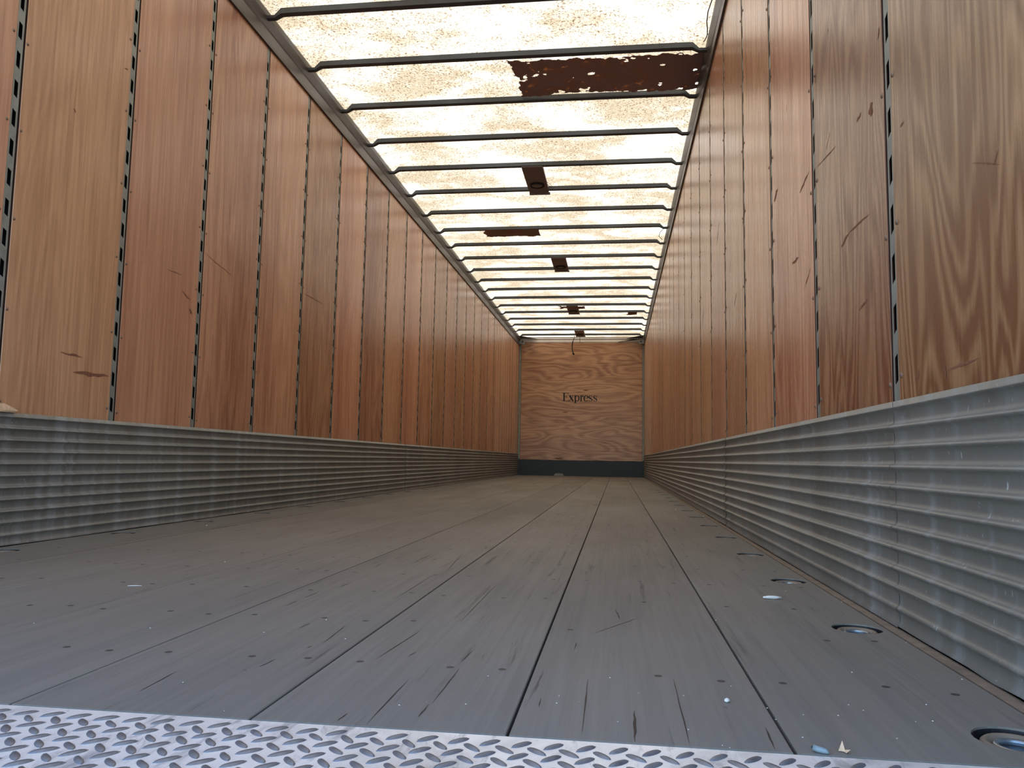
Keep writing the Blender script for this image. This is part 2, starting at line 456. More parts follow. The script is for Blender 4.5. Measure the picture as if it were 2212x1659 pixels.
# recessed tie down pots
def pot_parts():
    rim = MB().lathe([(POT_R - 0.007, -0.016), (POT_R - 0.009, -0.006), (POT_R - 0.012, -0.0035), (POT_R - 0.016, -0.004), (POT_R - 0.020, -0.010)], 0, 0, 0, 28).mesh('rim', 'strip_wood', True)
    cup = MB().lathe([(POT_R - 0.019, -0.010), (0.018, -0.017), (0.006, -0.019), (0.0002, -0.019)], 0, 0, 0, 28).mesh('cup', 'pan', True)
    well = MB().lathe([(POT_R - 0.0004, -0.0025), (POT_R - 0.001, -0.017), (0.0002, -0.0215)], 0, 0, 0, 28).mesh('well', 'black')
    pts = [(0.021 * math.cos(a), 0.021 * math.sin(a), -0.009) for a in [math.pi * 2 * k / 20 for k in range(21)]]
    ring = MB().tube(pts, 0.0035, 8, False).mesh('ring', 'pan', True)
    return (('rim', rim), ('cup', cup), ('well', well), ('ring', ring))
PARTS = pot_parts()
def pot(x, y, label, group):
    e = empty('tie_down_pot', (x, y, 0)); tag(e, label, 'tie-down', group)
    e.rotation_euler.z = random.uniform(0, 6)
    for n, me in PARTS: link(n, me, e)
for k, y in enumerate(pots_r):
    if k == 0: lab = 'round recessed tie-down pot with a shiny dish in the floor beside the tread plate'
    else: lab = 'round recessed tie-down pot in the row along the right corrugated band'
    pot(POT_X_R, y, lab, None if k == 0 else 'tie-down pots along the right wall')
for y in pots_l: pot(POT_X_L, y, 'round recessed tie-down pot in the row along the left corrugated band', 'tie-down pots along the left wall')

# ------------------------------------------------------------------ tread plate at the rear sill
tread = empty('tread_plate', (1.27, 0.75, 0.0))
tag(tread, 'bright diamond tread plate across the rear sill of the floor', 'tread plate')
MB().box(-1.27, 1.27, Y0 - 0.75, TY - 0.75, -0.03, -0.001).obj('sheet', 'tread', tread)
def lug_mesh(m, ang, ox=0, oy=0):
    b = len(m.v); n = 8; ll, ww, hh = 0.0150, 0.0050, 0.0023
    ca, sa = math.cos(ang), math.sin(ang)
    def P(u, v, z): m.v.append((ox + u * ca - v * sa, oy + u * sa + v * ca, z))
    rows = []
    for i in range(n + 1):
        t = -1 + 2 * i / n; w = ww * (1 - t * t) ** 0.6; h = hh * (1 - t ** 4)
        rows.append([(ll * t, -w, -0.0012), (ll * t, -w * 0.45, -0.001 + h), (ll * t, w * 0.45, -0.001 + h), (ll * t, w, -0.0012)])
    for r in rows:
        for q in r: P(*q)
    for i in range(n):
        for k in range(3):
            m.f.append((b + i * 4 + k, b + (i + 1) * 4 + k, b + (i + 1) * 4 + k + 1, b + i * 4 + k + 1))
    return m
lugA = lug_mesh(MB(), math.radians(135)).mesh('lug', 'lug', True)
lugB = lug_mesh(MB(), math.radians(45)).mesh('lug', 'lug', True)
P0 = 0.0353; lug_rest = MB(); nl = 0
for fam, (ox, oy, me, ang) in enumerate(((1.3095, 0.9165, lugA, 135), (1.2918, 0.8984, lugB, 45))):
    for i in range(-40, 40):
        for j in range(0, 14):
            x, y = ox + i * P0, oy - j * P0
            if not (0.02 < x < W - 0.02 and y > Y0 + 0.012 and y + 0.007 < TY): continue
            if y > 0.70 and x > 1.23 and nl < 300:
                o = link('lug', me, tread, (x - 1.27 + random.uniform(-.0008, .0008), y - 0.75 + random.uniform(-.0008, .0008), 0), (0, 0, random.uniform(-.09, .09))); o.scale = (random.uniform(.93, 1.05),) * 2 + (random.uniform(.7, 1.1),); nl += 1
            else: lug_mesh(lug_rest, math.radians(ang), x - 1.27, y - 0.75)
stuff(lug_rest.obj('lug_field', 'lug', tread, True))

# ------------------------------------------------------------------ side walls
def post_mesh(slots=True, pale=False):
    """slotted strip, local origin at the seam (y = 0), face in the plane x = 0, facing +x, near side is -y"""
    m = MB(); ya, yb = -0.037, -0.005; z0, z1 = HS - 0.02, HL + 0.02
    if not slots:
        m.box(-0.012, 0.0022, -0.016, -0.004, z0, z1); return m.mesh('slotted_post', 'pale_strip')
    c0 = 1.2145; ks = [k for k in range(-10, 20) if z0 + 0.05 < c0 + k * 0.1016 < z1 - 0.05]
    lo = c0 + ks[0] * 0.1016 - 0.0508; hi = c0 + ks[-1] * 0.1016 + 0.0508
    def q(a, b, c, d): m.quad(*[(0.0, y, z) for y, z in (a, b, c, d)])
    q((ya, z0), (yb, z0), (yb, lo), (ya, lo)); q((ya, hi), (yb, hi), (yb, z1), (ya, z1))
    sa, sb = ya + 0.0075, yb - 0.0085
    for k in ks:
        c = c0 + k * 0.1016; zb, zt = c - 0.0508, c + 0.0508
        hnt, hft, hfb, hnb = (sa, c + 0.031), (sb, c + 0.023), (sb, c - 0.031), (sa, c - 0.023)
        q((ya, zb), (yb, zb), hfb, hnb); q((yb, zb), (yb, zt), hft, hfb); q((yb, zt), (ya, zt), hnt, hft); q((ya, zt), (ya, zb), hnb, hnt)
    for y in (ya,): m.quad((0, y, z0), (0, y, z1), (-0.022, y, z1), (-0.022, y, z0))
    return m.mesh('slotted_post', 'post')
def rivets_mesh():
    m = MB(); prof = [(0.0062, 0.0), (0.0050, 0.0018), (0.0024, 0.0030), (0.0002, 0.0032)]
    z = HS + 0.05; k = 0
    while z < HL - 0.04:
        for y, dz in ((-0.052, 0.0), (0.012, -0.014)):
            b = len(m.v); mm = MB().lathe(prof, 0, 0, 0, 8)
            m.v += [(zz, y + xx, z + dz + yy) for xx, yy, zz in mm.v]; m.f += [tuple(b + i for i in f) for f in mm.f]
        z += 0.3048; k += 1
    return m.mesh('rivet_row', 'rivet', True)
def panel_mesh(width, mat):
    m = MB(); c = 0.0012; z0, z1 = HS - 0.015, HL + 0.015
    prof = [(0.0, -0.010), (0.0, -c), (c, 0.0), (width - c, 0.0), (width, -c), (width, -0.010)]      # (y, x)
    n = len(prof)
    m.v = [(x, y, z0) for y, x in prof] + [(x, y, z1) for y, x in prof]
    m.f = [(i, (i + 1) % n, n + (i + 1) % n, n + i) for i in range(n)] + [tuple(range(n))[::-1], tuple(range(n, 2 * n))]
    me = m.mesh('plywood_panel', mat); me.materials.append(MAT['ply_edge'])
    for p in me.polygons:
        if abs(p.normal.y) > 0.9: p.material_index = 1
    return me
POST, PALE, RIV = post_mesh(), post_mesh(False), rivets_mesh()
GPOST = 0.038
PANELS = {}
def panel(width, mat):
    k = (round(width, 4), mat)
    if k not in PANELS: PANELS[k] = panel_mesh(width, mat)
    return PANELS[k]
def side_wall(name, x, flip, seam0, first_bold, label):
    sgn = -1 if flip else 1
    skin = MB().box(*( (x - 0.05, x - 0.042) if not flip else (x + 0.042, x + 0.05)), Y0, L + 0.05, -0.09, ZR).obj(name, 'dark')
    struct(skin, label, 'wall')
    seams = []
    k = int(math.floor((seam0 - Y0) / S)); y = seam0 - k * S
    while y < L - 0.12:
        seams.append((y, y > 12.75)); y += S if y < 12.5 else S / 2
    def place(me, nm, yy, parent=skin):
        o = link(nm, me, parent, (x, yy, 0))
        if flip: o.scale.x = -1
        return o
    out = []
    prev = Y0 + 0.004; prev_pale = False
    for i, (ys, pale) in enumerate(seams + [(L - 0.016 + 0.017, True)]):
        end = ys - (0.017 if pale else GPOST)
        if end - prev > 0.05:
            o = place(panel(end - prev, 'ply_bold' if i in first_bold else 'ply'), 'plywood_panel', prev); out.append((prev, end, o))
        if i < len(seams):
            p = place(PALE if pale else POST, 'edge_strip' if pale else 'slotted_post', ys)
            if not pale:
                p.location.x = x - sgn * 0.0015
                r = link('rivet_row', RIV, p, (0.0015, 0, 0)); stuff(r)
        prev = ys + (-0.002 if pale else 0.004)
    return skin, out
wall_left, panels_l = side_wall('wall_left', 0.0, False, SEAM_L, (), 'left side wall of upright red brown plywood panels and slotted steel posts')
wall_right, panels_r = side_wall('wall_right', W, True, SEAM_R, (1, 2), 'right side wall of upright red brown plywood panels and slotted steel posts')

# gouges and scratches in the panels: (kind, y, z, y, z)
G_R = [('d', 1.749, 1.102, 1.751, 1.072, .030), ('d', 1.817, 1.112, 1.852, 1.103, .010), ('p', 2.082, 1.178, 2.126, 1.149, .014), ('d', 2.748, 1.259, 2.815, 1.236, .022), ('d', 2.307, 1.155, 2.431, 1.132, .010), ('d', 1.784, 0.862, 1.931, 0.865, .007), ('d', 1.931, 0.865, 2.002, 0.848, .010), ('d', 1.68, 1.238, 1.694, 1.215, .008), ('d', 2.209, 1.403, 2.219, 1.377, .009), ('d', 2.027, 1.117, 2.222, 1.134, .004), ('d', 2.456, 0.94, 2.549, 0.945, .012), ('d', 2.312, 0.872, 2.388, 0.83, .006), ('d', 1.805, 0.677, 1.871, 0.665, .007), ('d', 1.408, 0.487, 1.405, 0.459, .008), ('d', 1.397, 0.473, 1.281, 0.478, .006), ('d', 1.529, 0.488, 1.526, 0.471, .010), ('d', 1.28, 0.786, 1.191, 0.749, .003), ('d', 1.193, 0.773, 1.209, 0.754, .003), ('d', 2.071, 1.455, 2.082, 1.449, .004), ('d', 2.585, 1.483, 2.593, 1.462, .005), ('d', 1.559, 0.976, 1.58, 0.974, .005),
       ('d', 3.42, 1.42, 3.52, 1.36, .012), ('d', 3.70, 1.10, 3.79, 1.05, .010), ('d', 4.30, 1.62, 4.42, 1.52, .010), ('p', 3.9, 1.3, 3.93, 1.24, .008), ('d', 5.1, 1.3, 5.2, 1.18, .012)]
G_L = [('d', 3.222, 1.132, 3.366, 1.136, .004), ('d', 3.361, 1.063, 3.441, 1.034, .012), ('d', 3.549, 1.288, 3.821, 1.244, .006), ('d', 3.432, 0.997, 3.461, 0.968, .018), ('d', 4.779, 1.35, 5.12, 1.349, .008), ('d', 2.67, 0.607, 2.874, 0.613, .018), ('p', 8.331, 2.147, 8.384, 2.055, .03), ('d', 2.571, 1.576, 2.588, 1.567, .008), ('d', 2.848, 1.874, 2.872, 1.879, .006), ('d', 2.593, 0.673, 2.712, 0.667, .010)]
for G, plist, x, d in ((G_R, panels_r, W, -1), (G_L, panels_l, 0.0, 1)):
    for kind, ya, za, yb, zb, wd in G:
        owner = [o for a, b, o in plist if a - 0.02 <= (ya + yb) / 2 <= b + 0.02]
        if not owner: continue
        o = owner[0]; oy = o.location.y
        sliver((ya, za), (yb, zb), wd, lambda u, v: (0.0006, u - oy, v)).obj('gouge', 'gouge' if kind == 'd' else 'pale_wood', o)

# ------------------------------------------------------------------ corrugated scuff bands
def scuff_profile(sgn, x):
    pts = [(0.004, HS + 0.001), (0.0065, HS), (0.0065, HS - 0.012)]
    pitch = 0.0389; top = HS - 0.012
    shape = [(0.00, 0.0125), (0.05, 0.0122), (0.10, 0.0098), (0.18, 0.0062), (0.32, 0.0042), (0.62, 0.0040), (0.80, 0.0052), (0.88, 0.0085), (0.94, 0.0118)]
    for k in range(11):
        for t, px in shape:
            z = top - (k + t) * pitch
            amp = 1.0 if k < 9 else 0.55
            if z > 0.012: pts.append((0.004 + (px - 0.004) * 1.45 * amp, z))
    pts += [(0.0085, 0.008), (0.0085, 0.0025)]
    return [(x + sgn * a, z) for a, z in pts]
def scuff(name, x, sgn, joints, label):
    base = MB().box(min(x - sgn * 0.010, x + sgn * 0.002), max(x - sgn * 0.010, x + sgn * 0.002), Y0 + 0.004, L - 0.006, 0.004, HS - 0.004).obj(name, 'scuff')
    struct(base, label, 'scuff band')
    ys = [Y0 + 0.004] + joints + [L - 0.006]
    for i in range(len(ys) - 1):
        off = 0.0005 if i % 2 else 0.0
        prof = scuff_profile(sgn, x + sgn * off)
        m = MB(); n = len(prof)
        seg = 14; rows = []
        for j in range(seg + 1):
            y = ys[i] - (0.02 if i and off else 0) + (ys[i + 1] - ys[i]) * j / seg
            w = random.uniform(-0.0005, 0.0005)
            m.v += [(a + sgn * w * (1 if 0.02 < z < HS - 0.02 else 0.3), y, z + (random.uniform(-0.0016, 0.0016) if z < 0.012 else 0)) for a, z in prof]
        for j in range(seg):
            for k in range(n - 1):
                m.f.append((j * n + k, j * n + k + 1, (j + 1) * n + k + 1, (j + 1) * n + k))
        m.obj('corrugated_sheet', 'scuff', base, True)
    return base
baseboard_left = scuff('baseboard_left', 0.0, 1, [4.24, 7.35, 10.4, 13.4], 'corrugated galvanised scuff band along the foot of the left wall')
baseboard_right = scuff('baseboard_right', W, -1, [1.668, 4.10, 6.54, 9.0, 12.2], 'corrugated galvanised scuff band along the foot of the right wall')

# ------------------------------------------------------------------ top rails
def rail(name, x, sgn, label):
    prof = [(-0.05, HL - 0.004), (0.013, HL - 0.004), (0.014, HL + 0.014), (0.007, HL + 0.020), (0.006, HL + 0.080), (0.010, HL + 0.090), (0.024, HL + 0.140), (0.025, 2.815), (0.020, ZR - 0.004), (-0.05, ZR - 0.004)]
    m = MB().extrude_profile([(x + sgn * a, z) for a, z in prof], Y0, L - 0.004)
    return struct(m.obj(name, 'rail'), label, 'rail')
rail_left = rail('trim_2', 0.0, 1, 'dark metal top rail where the left wall meets the roof')
rail_right = rail('trim_3', W, -1, 'dark metal top rail where the right wall meets the roof')

# ------------------------------------------------------------------ roof sheet and bows
m = MB()
nx, ny = 12, 104
for j in range(ny + 1):
    for i in range(nx + 1):
        x = -0.05 + (W + 0.10) * i / nx; y = Y0 - 0.02 + (L + 0.07 - Y0) * j / ny
        u = (x - W / 2) / (W / 2)
        m.v.append((x, y, ZR + 0.002 * max(0.0, 1 - u * u) + (0.0 if abs(u) > 0.95 else random.uniform(0, 0.0015))))
for j in range(ny):
    for i in range(nx):
        a = j * (nx + 1) + i; m.f.append((a, a + 1, a + nx + 2, a + nx + 1))
ceiling = m.obj('ceiling', 'roof', None, True)
struct(ceiling, 'sunlit translucent fibreglass roof sheet stained brown, with dark cross bows', 'ceiling')
def bow_mesh():
    m = MB()
    st = [(0.018, 2.776, 2.792, 0.019), (0.066, 2.776, 2.793, 0.019), (0.104, 2.797, 2.829, 0.023), (0.16, 2.798, 2.830, 0.024), (W / 2, 2.799, 2.832, 0.024)]
    st = st + [(W - a, b, c, d) for a, b, c, d in st[:-1]][::-1]
    for x, zb, zt, hw in st:
        m.v += [(x, -hw, zt), (x, -hw * 0.86, zb + 0.002), (x, -hw * 0.6, zb), (x, hw * 0.6, zb), (x, hw * 0.86, zb + 0.002), (x, hw, zt)]
    n = 6
    for i in range(len(st) - 1):
        for k in range(n):
            j = (k + 1) % n
            m.f.append((i * n + k, (i + 1) * n + k, (i + 1) * n + j, i * n + j))
    m.f += [tuple(range(n)), tuple(range(len(m.v) - n, len(m.v)))[::-1]]
    return m.mesh('roof_bow', 'bow')
BOW = bow_mesh()
bows = [BOW0 + S * k for k in range(-5, 20)]
for y in bows:
    if Y0 + 0.05 < y < L - 0.05: link('roof_bow', BOW, ceiling, (0, y + random.uniform(-0.006, 0.006), 0))

# ------------------------------------------------------------------ front wall
wall_front = MB().box(-0.05, W + 0.05, L + 0.03, L + 0.06, -0.09, ZR).obj('wall_front', 'dark')
struct(wall_front, 'front end wall of broad grained plywood with the word Express over a black kick plate', 'wall')
def front_panel(x0, x1, z0, z1):
    c = 0.0015; m = MB()
    m.v = [(x0, L + 0.02, z0), (x1, L + 0.02, z0), (x1, L + 0.02, z1), (x0, L + 0.02, z1), (x0 + c, L, z0 + c), (x1 - c, L, z0 + c), (x1 - c, L, z1 - c), (x0 + c, L, z1 - c)]
    m.f = [(3, 2, 1, 0), (4, 5, 6, 7), (0, 1, 5, 4), (1, 2, 6, 5), (2, 3, 7, 6), (3, 0, 4, 7)]
    return m.obj('plywood_panel', 'ply_front', wall_front)
fp_low = front_panel(0.042, W - 0.040, 0.30, 2.718)
m = MB(); kn = 20
prof = [(L - 0.006, 0.0), (L - 0.006, 0.318), (L + 0.02, 0.322), (L + 0.02, 0.0)]
for i in range(kn + 1):
    x = 0.002 + (W - 0.004) * i / kn
    for j, (y, z) in enumerate(prof):
        m.v.append((x, y - (0.004 * math.exp(-((x - 0.9) / 0.12) ** 2) if j == 0 else 0), z + (random.uniform(-0.006, 0.004) if j == 1 else 0)))
for i in range(kn):
    for k in range(3): m.f.append((i * 4 + k, i * 4 + k + 1, (i + 1) * 4 + k + 1, (i + 1) * 4 + k))
kick = m.obj('kick_plate', 'kick', wall_front); kick['label'] = 'blue black steel kick plate'
MB().quad((0.74, L - 0.0085, 0.002), (0.94, L - 0.012, 0.002), (0.92, L - 0.0125, 0.048), (0.80, L - 0.0100, 0.052), (0.76, L - 0.0085, 0.040)).obj('bent_flap', 'post', kick, fix=False)
# knot holes in the front sheet
for x, z, l, w in ((1.376, 1.735, 0.105, 0.018), (0.955, 1.285, 0.10, 0.020), (0.83, 0.352, 0.18, 0.022), (1.36, 1.27, 0.05, 0.010), (0.88, 0.71, 0.06, 0.008), (1.68, 0.71, 0.07, 0.008)):
    sliver((x - l / 2, z), (x + l / 2, z), w, lambda u, v: (u, L - 0.0006, v)).obj('knot_hole', 'hole', fp_low)
# lettering: black serif word, built from tapered strokes (units of the tracing grid, y down)
def ribbon(m, pts, widths):
    pts = [Vector(p) for p in pts]; b = len(m.v)
    for i, p in enumerate(pts):
        d = (pts[min(i + 1, len(pts) - 1)] - pts[max(i - 1, 0)]).normalized(); n = Vector((-d.y, d.x)) * widths[i] / 2
        m.v += [(p + n).to_tuple(), (p - n).to_tuple()]
    m.f += [(b + 2 * i, b + 2 * i + 1, b + 2 * i + 3, b + 2 * i + 2) for i in range(len(pts) - 1)]
def arc(cx, cy, rx, ry, a0, a1, n=18):
    return [(cx + rx * math.cos(math.radians(a0 + (a1 - a0) * i / n)), cy + ry * math.sin(math.radians(a0 + (a1 - a0) * i / n))) for i in range(n + 1)]
def stress(pts, thin, thick):
    out = []
    for i in range(len(pts)):
        a, b = pts[max(i - 1, 0)], pts[min(i + 1, len(pts) - 1)]
        dx, dy = b[0] - a[0], b[1] - a[1]; out.append(thin + (thick - thin) * (abs(dy) / (math.hypot(dx, dy) + 1e-9)) ** 1.5)
    return out
def letters():
    res = []
    def L_(): return MB()
    m = L_()      # E
    ribbon(m, [(390, 348), (390, 702)], [66, 66]); ribbon(m, [(322, 356), (575, 356)], [22, 22]); ribbon(m, [(322, 694), (592, 694)], [22, 22])
    ribbon(m, [(400, 512), (495, 512)], [20, 20]); ribbon(m, [(488, 455), (488, 570)], [26, 26])
    ribbon(m, [(562, 350), (572, 432)], [34, 12]); ribbon(m, [(582, 700), (594, 612)], [36, 12]); res.append(('E', m))
    m = L_()      # x
    ribbon(m, [(632, 462), (775, 698)], [68, 68]); ribbon(m, [(778, 466), (628, 694)], [24, 24])
    for a, b, z in ((596, 700, 464), (738, 808, 464), (600, 672, 696), (722, 812, 696)): ribbon(m, [(a, z), (b, z)], [18, 18])
    res.append(('x', m))
    m = L_()      # p
    ribbon(m, [(872, 462), (872, 780)], [58, 58]); ribbon(m, [(826, 466), (900, 466)], [18, 18]); ribbon(m, [(822, 778), (924, 778)], [18, 18])
    p = arc(948, 582, 84, 116, -150, 150); ribbon(m, p, stress(p, 20, 58)); res.append(('p', m))
    m = L_()      # r
    ribbon(m, [(1122, 462), (1122, 702)], [56, 56]); ribbon(m, [(1078, 466), (1148, 466)], [18, 18]); ribbon(m, [(1076, 697), (1180, 697)], [18, 18])
    p = arc(1192, 540, 58, 78, -160, -78, 8); ribbon(m, p, [20 + 14 * i / 8 for i in range(9)]); ribbon(m, [(1172, 492), (1222, 492)], [52, 52]); res.append(('r', m))
    m = L_()      # e
    p = arc(1334, 582, 84, 120, -8, -322, 26); ribbon(m, p, stress(p, 20, 58)); ribbon(m, [(1262, 574), (1424, 574)], [20, 20]); res.append(('e', m))
    for x0 in (1524, 1724):      # s
        m = L_()
        p = arc(x0 - 4, 518, 58, 56, -35, -185, 12) + [(x0 - 40, 560), (x0, 584), (x0 + 42, 610)] + arc(x0 + 2, 644, 64, 56, -15, 150, 12)
        ws = [18 + 40 * math.exp(-((i - 14) / 5.0) ** 2) for i in range(len(p))]; ribbon(m, p, ws)
        ribbon(m, [(x0 + 52, 460), (x0 + 56, 530)], [30, 10]); ribbon(m, [(x0 - 64, 704), (x0 - 66, 626)], [30, 10]); res.append(('s', m))
    return res
word = empty('lettering', (0, 0, 0)); word.parent = fp_low; word['label'] = 'black serif word Express'
U0, V0, KU, KV = 320.0, 705.0, 0.7045 / 1490.0, 0.000478
allm = MB()
for nm, lm in letters():
    b = len(allm.v)
    allm.v += [(0.897 + (u - U0) * KU, L - 0.0012, 1.512 - (v - V0) * KV) for u, v in lm.v]; allm.f += [tuple(b + i for i in f) for f in lm.f]
bpy.data.objects.remove(word)
word = allm.obj('lettering', 'black', fp_low); word['label'] = 'black serif word Express'
# corner posts and header
for n, x0, x1 in (('trim_4', 0.002, 0.040), ('trim_5', W - 0.038, W - 0.002)):
    mm = MB().extrude_profile([(x0, 0), (x1, 0), (x1, 1), (x0, 1)], 0, 1)
    side = 'left' if x0 < 1 else 'right'
    mm = MB().box(x0, x1, L - 0.012, L + 0.02, 0.325, 2.70)
    struct(mm.obj(n, 'post'), 'grey steel corner post beside the front plywood at the %s wall' % side, 'corner post')
hd = MB().box(0.006, W - 0.006, L - 0.010, L + 0.02, 2.720, 2.776).obj('trim_6', 'header')
struct(hd, 'pale metal header strip above the front plywood', 'header')
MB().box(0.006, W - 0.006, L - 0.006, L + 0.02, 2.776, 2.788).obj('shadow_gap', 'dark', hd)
MB().box(0.006, W - 0.006, L - 0.016, L + 0.02, 2.788, 2.824).obj('upper_lip', 'header', hd)
MB().box(0.006, W - 0.006, L - 0.020, L + 0.02, 2.824, 2.829).obj('top_edge', 'dark', hd)

# rear frame of the trailer, around and behind the camera's view
for n, x0, x1 in (('trim_7', -0.05, -0.002), ('trim_8', W + 0.002, W + 0.05)):
    struct(MB().box(x0, x1, Y0 - 0.06, Y0 - 0.001, -0.09, 2.9).obj(n, 'galv'), 'rear door frame post at the %s side of the opening' % ('left' if x0 < 1 else 'right'), 'door frame')
struct(MB().box(-0.05, W + 0.05, Y0 - 0.06, Y0 - 0.025, 2.70, 2.9).obj('trim_9', 'galv'), 'rear door frame header over the opening', 'door frame')
struct(MB().box(-0.05, W + 0.05, Y0 - 0.06, Y0 - 0.001, -0.22, -0.032).obj('trim_10', 'galv'), 'rear sill beam under the tread plate', 'sill')

# ------------------------------------------------------------------ dome lights on their plates
def bow_at(y): return min(bows, key=lambda b: abs(b - y))
def dome_light(ya, yb, label, wires=False):
    e = empty('dome_light', (1.272, (ya + yb) / 2, 2.796)); tag(e, label, 'light', 'dome lights on plates under the roof')
    h = (yb - ya) / 2
    m = MB().box(-0.090, 0.090, -h - 0.02, h + 0.03, -0.006, -0.003)
    for s in (-1, 1): m.box(s * 0.090 - 0.0015, s * 0.090 + 0.0015, -h + 0.03, h - 0.02, -0.006, 0.018)
    m.obj('mounting_plate', 'plate', e)
    MB().box(-0.092, 0.100, h + 0.022, h + 0.050, -0.020, -0.004).obj('end_flange', 'plate', e)
    yc = h - 0.19
    MB().lathe([(0.068, -0.006), (0.068, -0.016), (0.062, -0.022), (0.052, -0.020), (0.050, -0.012)], 0.0, yc, 0, 28).obj('bezel', 'rubber', e, True)
    MB().lathe([(0.051, -0.014), (0.035, -0.021), (0.015, -0.024), (0.0002, -0.0245)], 0.0, yc, 0, 28).obj('lens', 'lens', e, True)
    if wires:
        for r in ((0.05, 0.10), (0.045, 0.02)):
            pts = [(0.09 + r[0] * math.sin(math.pi * t / 10), yc + r[1] + 0.16 * (t / 10 - 0.6), -0.004 - 0.02 * math.sin(math.pi * t / 10)) for t in range(11)]
            MB().tube(pts, 0.0016, 6).obj('loose_wire', 'wire', e, True)
    return e
LY = [(6.489, 7.099), (9.537, 10.147), (12.585, 13.195), (15.023, 15.633)]
dome_light(*LY[0], 'dark plate with round dome lamp and loose wires curling from its edge', True)
dome_light(*LY[1], 'dark plate with round dome lamp, first plate past the small dark roof patch')
dome_light(*LY[2], 'dark plate with dome lamp over a ragged brown roof patch')
dome_light(*LY[3], 'dark lamp plate by the front wall with a hanging cable')

# hanging cable and hooked wire near the front wall
e = empty('hanging_cable', (1.135, 15.66, 2.79)); tag(e, 'black cable with knotted end hanging from the lamp plate before the front plywood', 'cable')
pts = [(0.02, 0, 0.0), (0.008, 0.01, -0.05), (-0.02, 0.02, -0.12), (-0.030, 0.02, -0.20), (-0.025, 0.02, -0.28), (-0.010, 0.02, -0.345)]
MB().tube(pts, [0.010, 0.008, 0.011, 0.010, 0.008, 0.009], 8).obj('cord', 'rubber', e, True)
MB().tube([(-0.014, 0.02, -0.335), (-0.004, 0.02, -0.352), (0.010, 0.02, -0.375)], [0.010, 0.021, 0.012], 8).obj('knot', 'rubber', e, True)
hk = MB().tube([(1.262, 15.672, 2.792), (1.258, 15.675, 2.74), (1.262, 15.68, 2.665), (1.32, 15.69, 2.655)], 0.005, 6).obj('hooked_wire', 'wire', None, True)
tag(hk, 'thin hooked wire hanging beside the cable from the lamp plate at the front wall', 'wire')
# wires along the right rail
pts = [(W - 0.032, 4.10, 2.822), (W - 0.044, 4.20, 2.822), (W - 0.052, 4.30, 2.820), (W - 0.047, 4.40, 2.818), (W - 0.036, 4.47, 2.815), (W - 0.030, 4.53, 2.814), (W - 0.034, 4.58, 2.816), (W - 0.042, 4.62, 2.820)]
tag(MB().tube(pts, 0.0032, 6).obj('rail_wire', 'wire', None, True), 'loose black wire bowing off the right top rail beside the large torn patch', 'wire')
pts = [(W - 0.044, 8.42, 2.822), (W - 0.085, 8.60, 2.818), (W - 0.090, 8.74, 2.814), (W - 0.044, 8.86, 2.806)]
tag(MB().tube(pts, 0.0030, 6).obj('rail_wire', 'wire', None, True), 'thin loose wire loop on the right top rail past the small dark roof patch', 'wire')
# corner brackets and gussets at the front
for side, x, s in (('left', 0.0, 1), ('right', W, -1)):
    b = empty('corner_bracket', (x + s * 0.05, L - 0.05, 2.70)); tag(b, 'small bright metal bracket in the upper %s corner of the front wall' % side, 'bracket')
    MB().box(-0.048, 0.020, -0.03, 0.030, -0.020, 0.052).obj('clip_body', 'galv', b)
    MB().box(0.020, 0.062, -0.01, 0.030, -0.022, 0.020).obj('tab', 'galv', b)
    MB().box(0.010, 0.034, -0.033, -0.030, 0.010, 0.034).obj('slot', 'dark', b)
    if s < 0: b.scale.x = -1
    g = MB(); z0, z1 = 2.7895, 2.7935
    tri = [(x + s * 0.03, L - 0.42), (x + s * 0.10, L - 0.40), (x + s * 0.36, L - 0.03), (x + s * 0.03, L - 0.03)]
    g.v = [(a, b2, z0) for a, b2 in tri] + [(a, b2, z1) for a, b2 in tri]; g.f = [(0, 1, 2, 3), (7, 6, 5, 4)] + [(i, (i + 1) % 4, 4 + (i + 1) % 4, 4 + i) for i in range(4)]
    tag(g.obj('corner_gusset', 'bow'), 'dark corner gusset plate under the roof at the front %s corner' % side, 'gusset')
st = MB().tube([(W - 0.10, L - 0.07, 2.775), (W - 0.30, L - 0.045, 2.752), (W - 0.52, L - 0.022, 2.722)], [0.008, 0.010, 0.004], 6).obj('sagging_strip', 'wire', None, True)
tag(st, 'dark sagging strip crossing the pale header at the right front corner', 'strip')

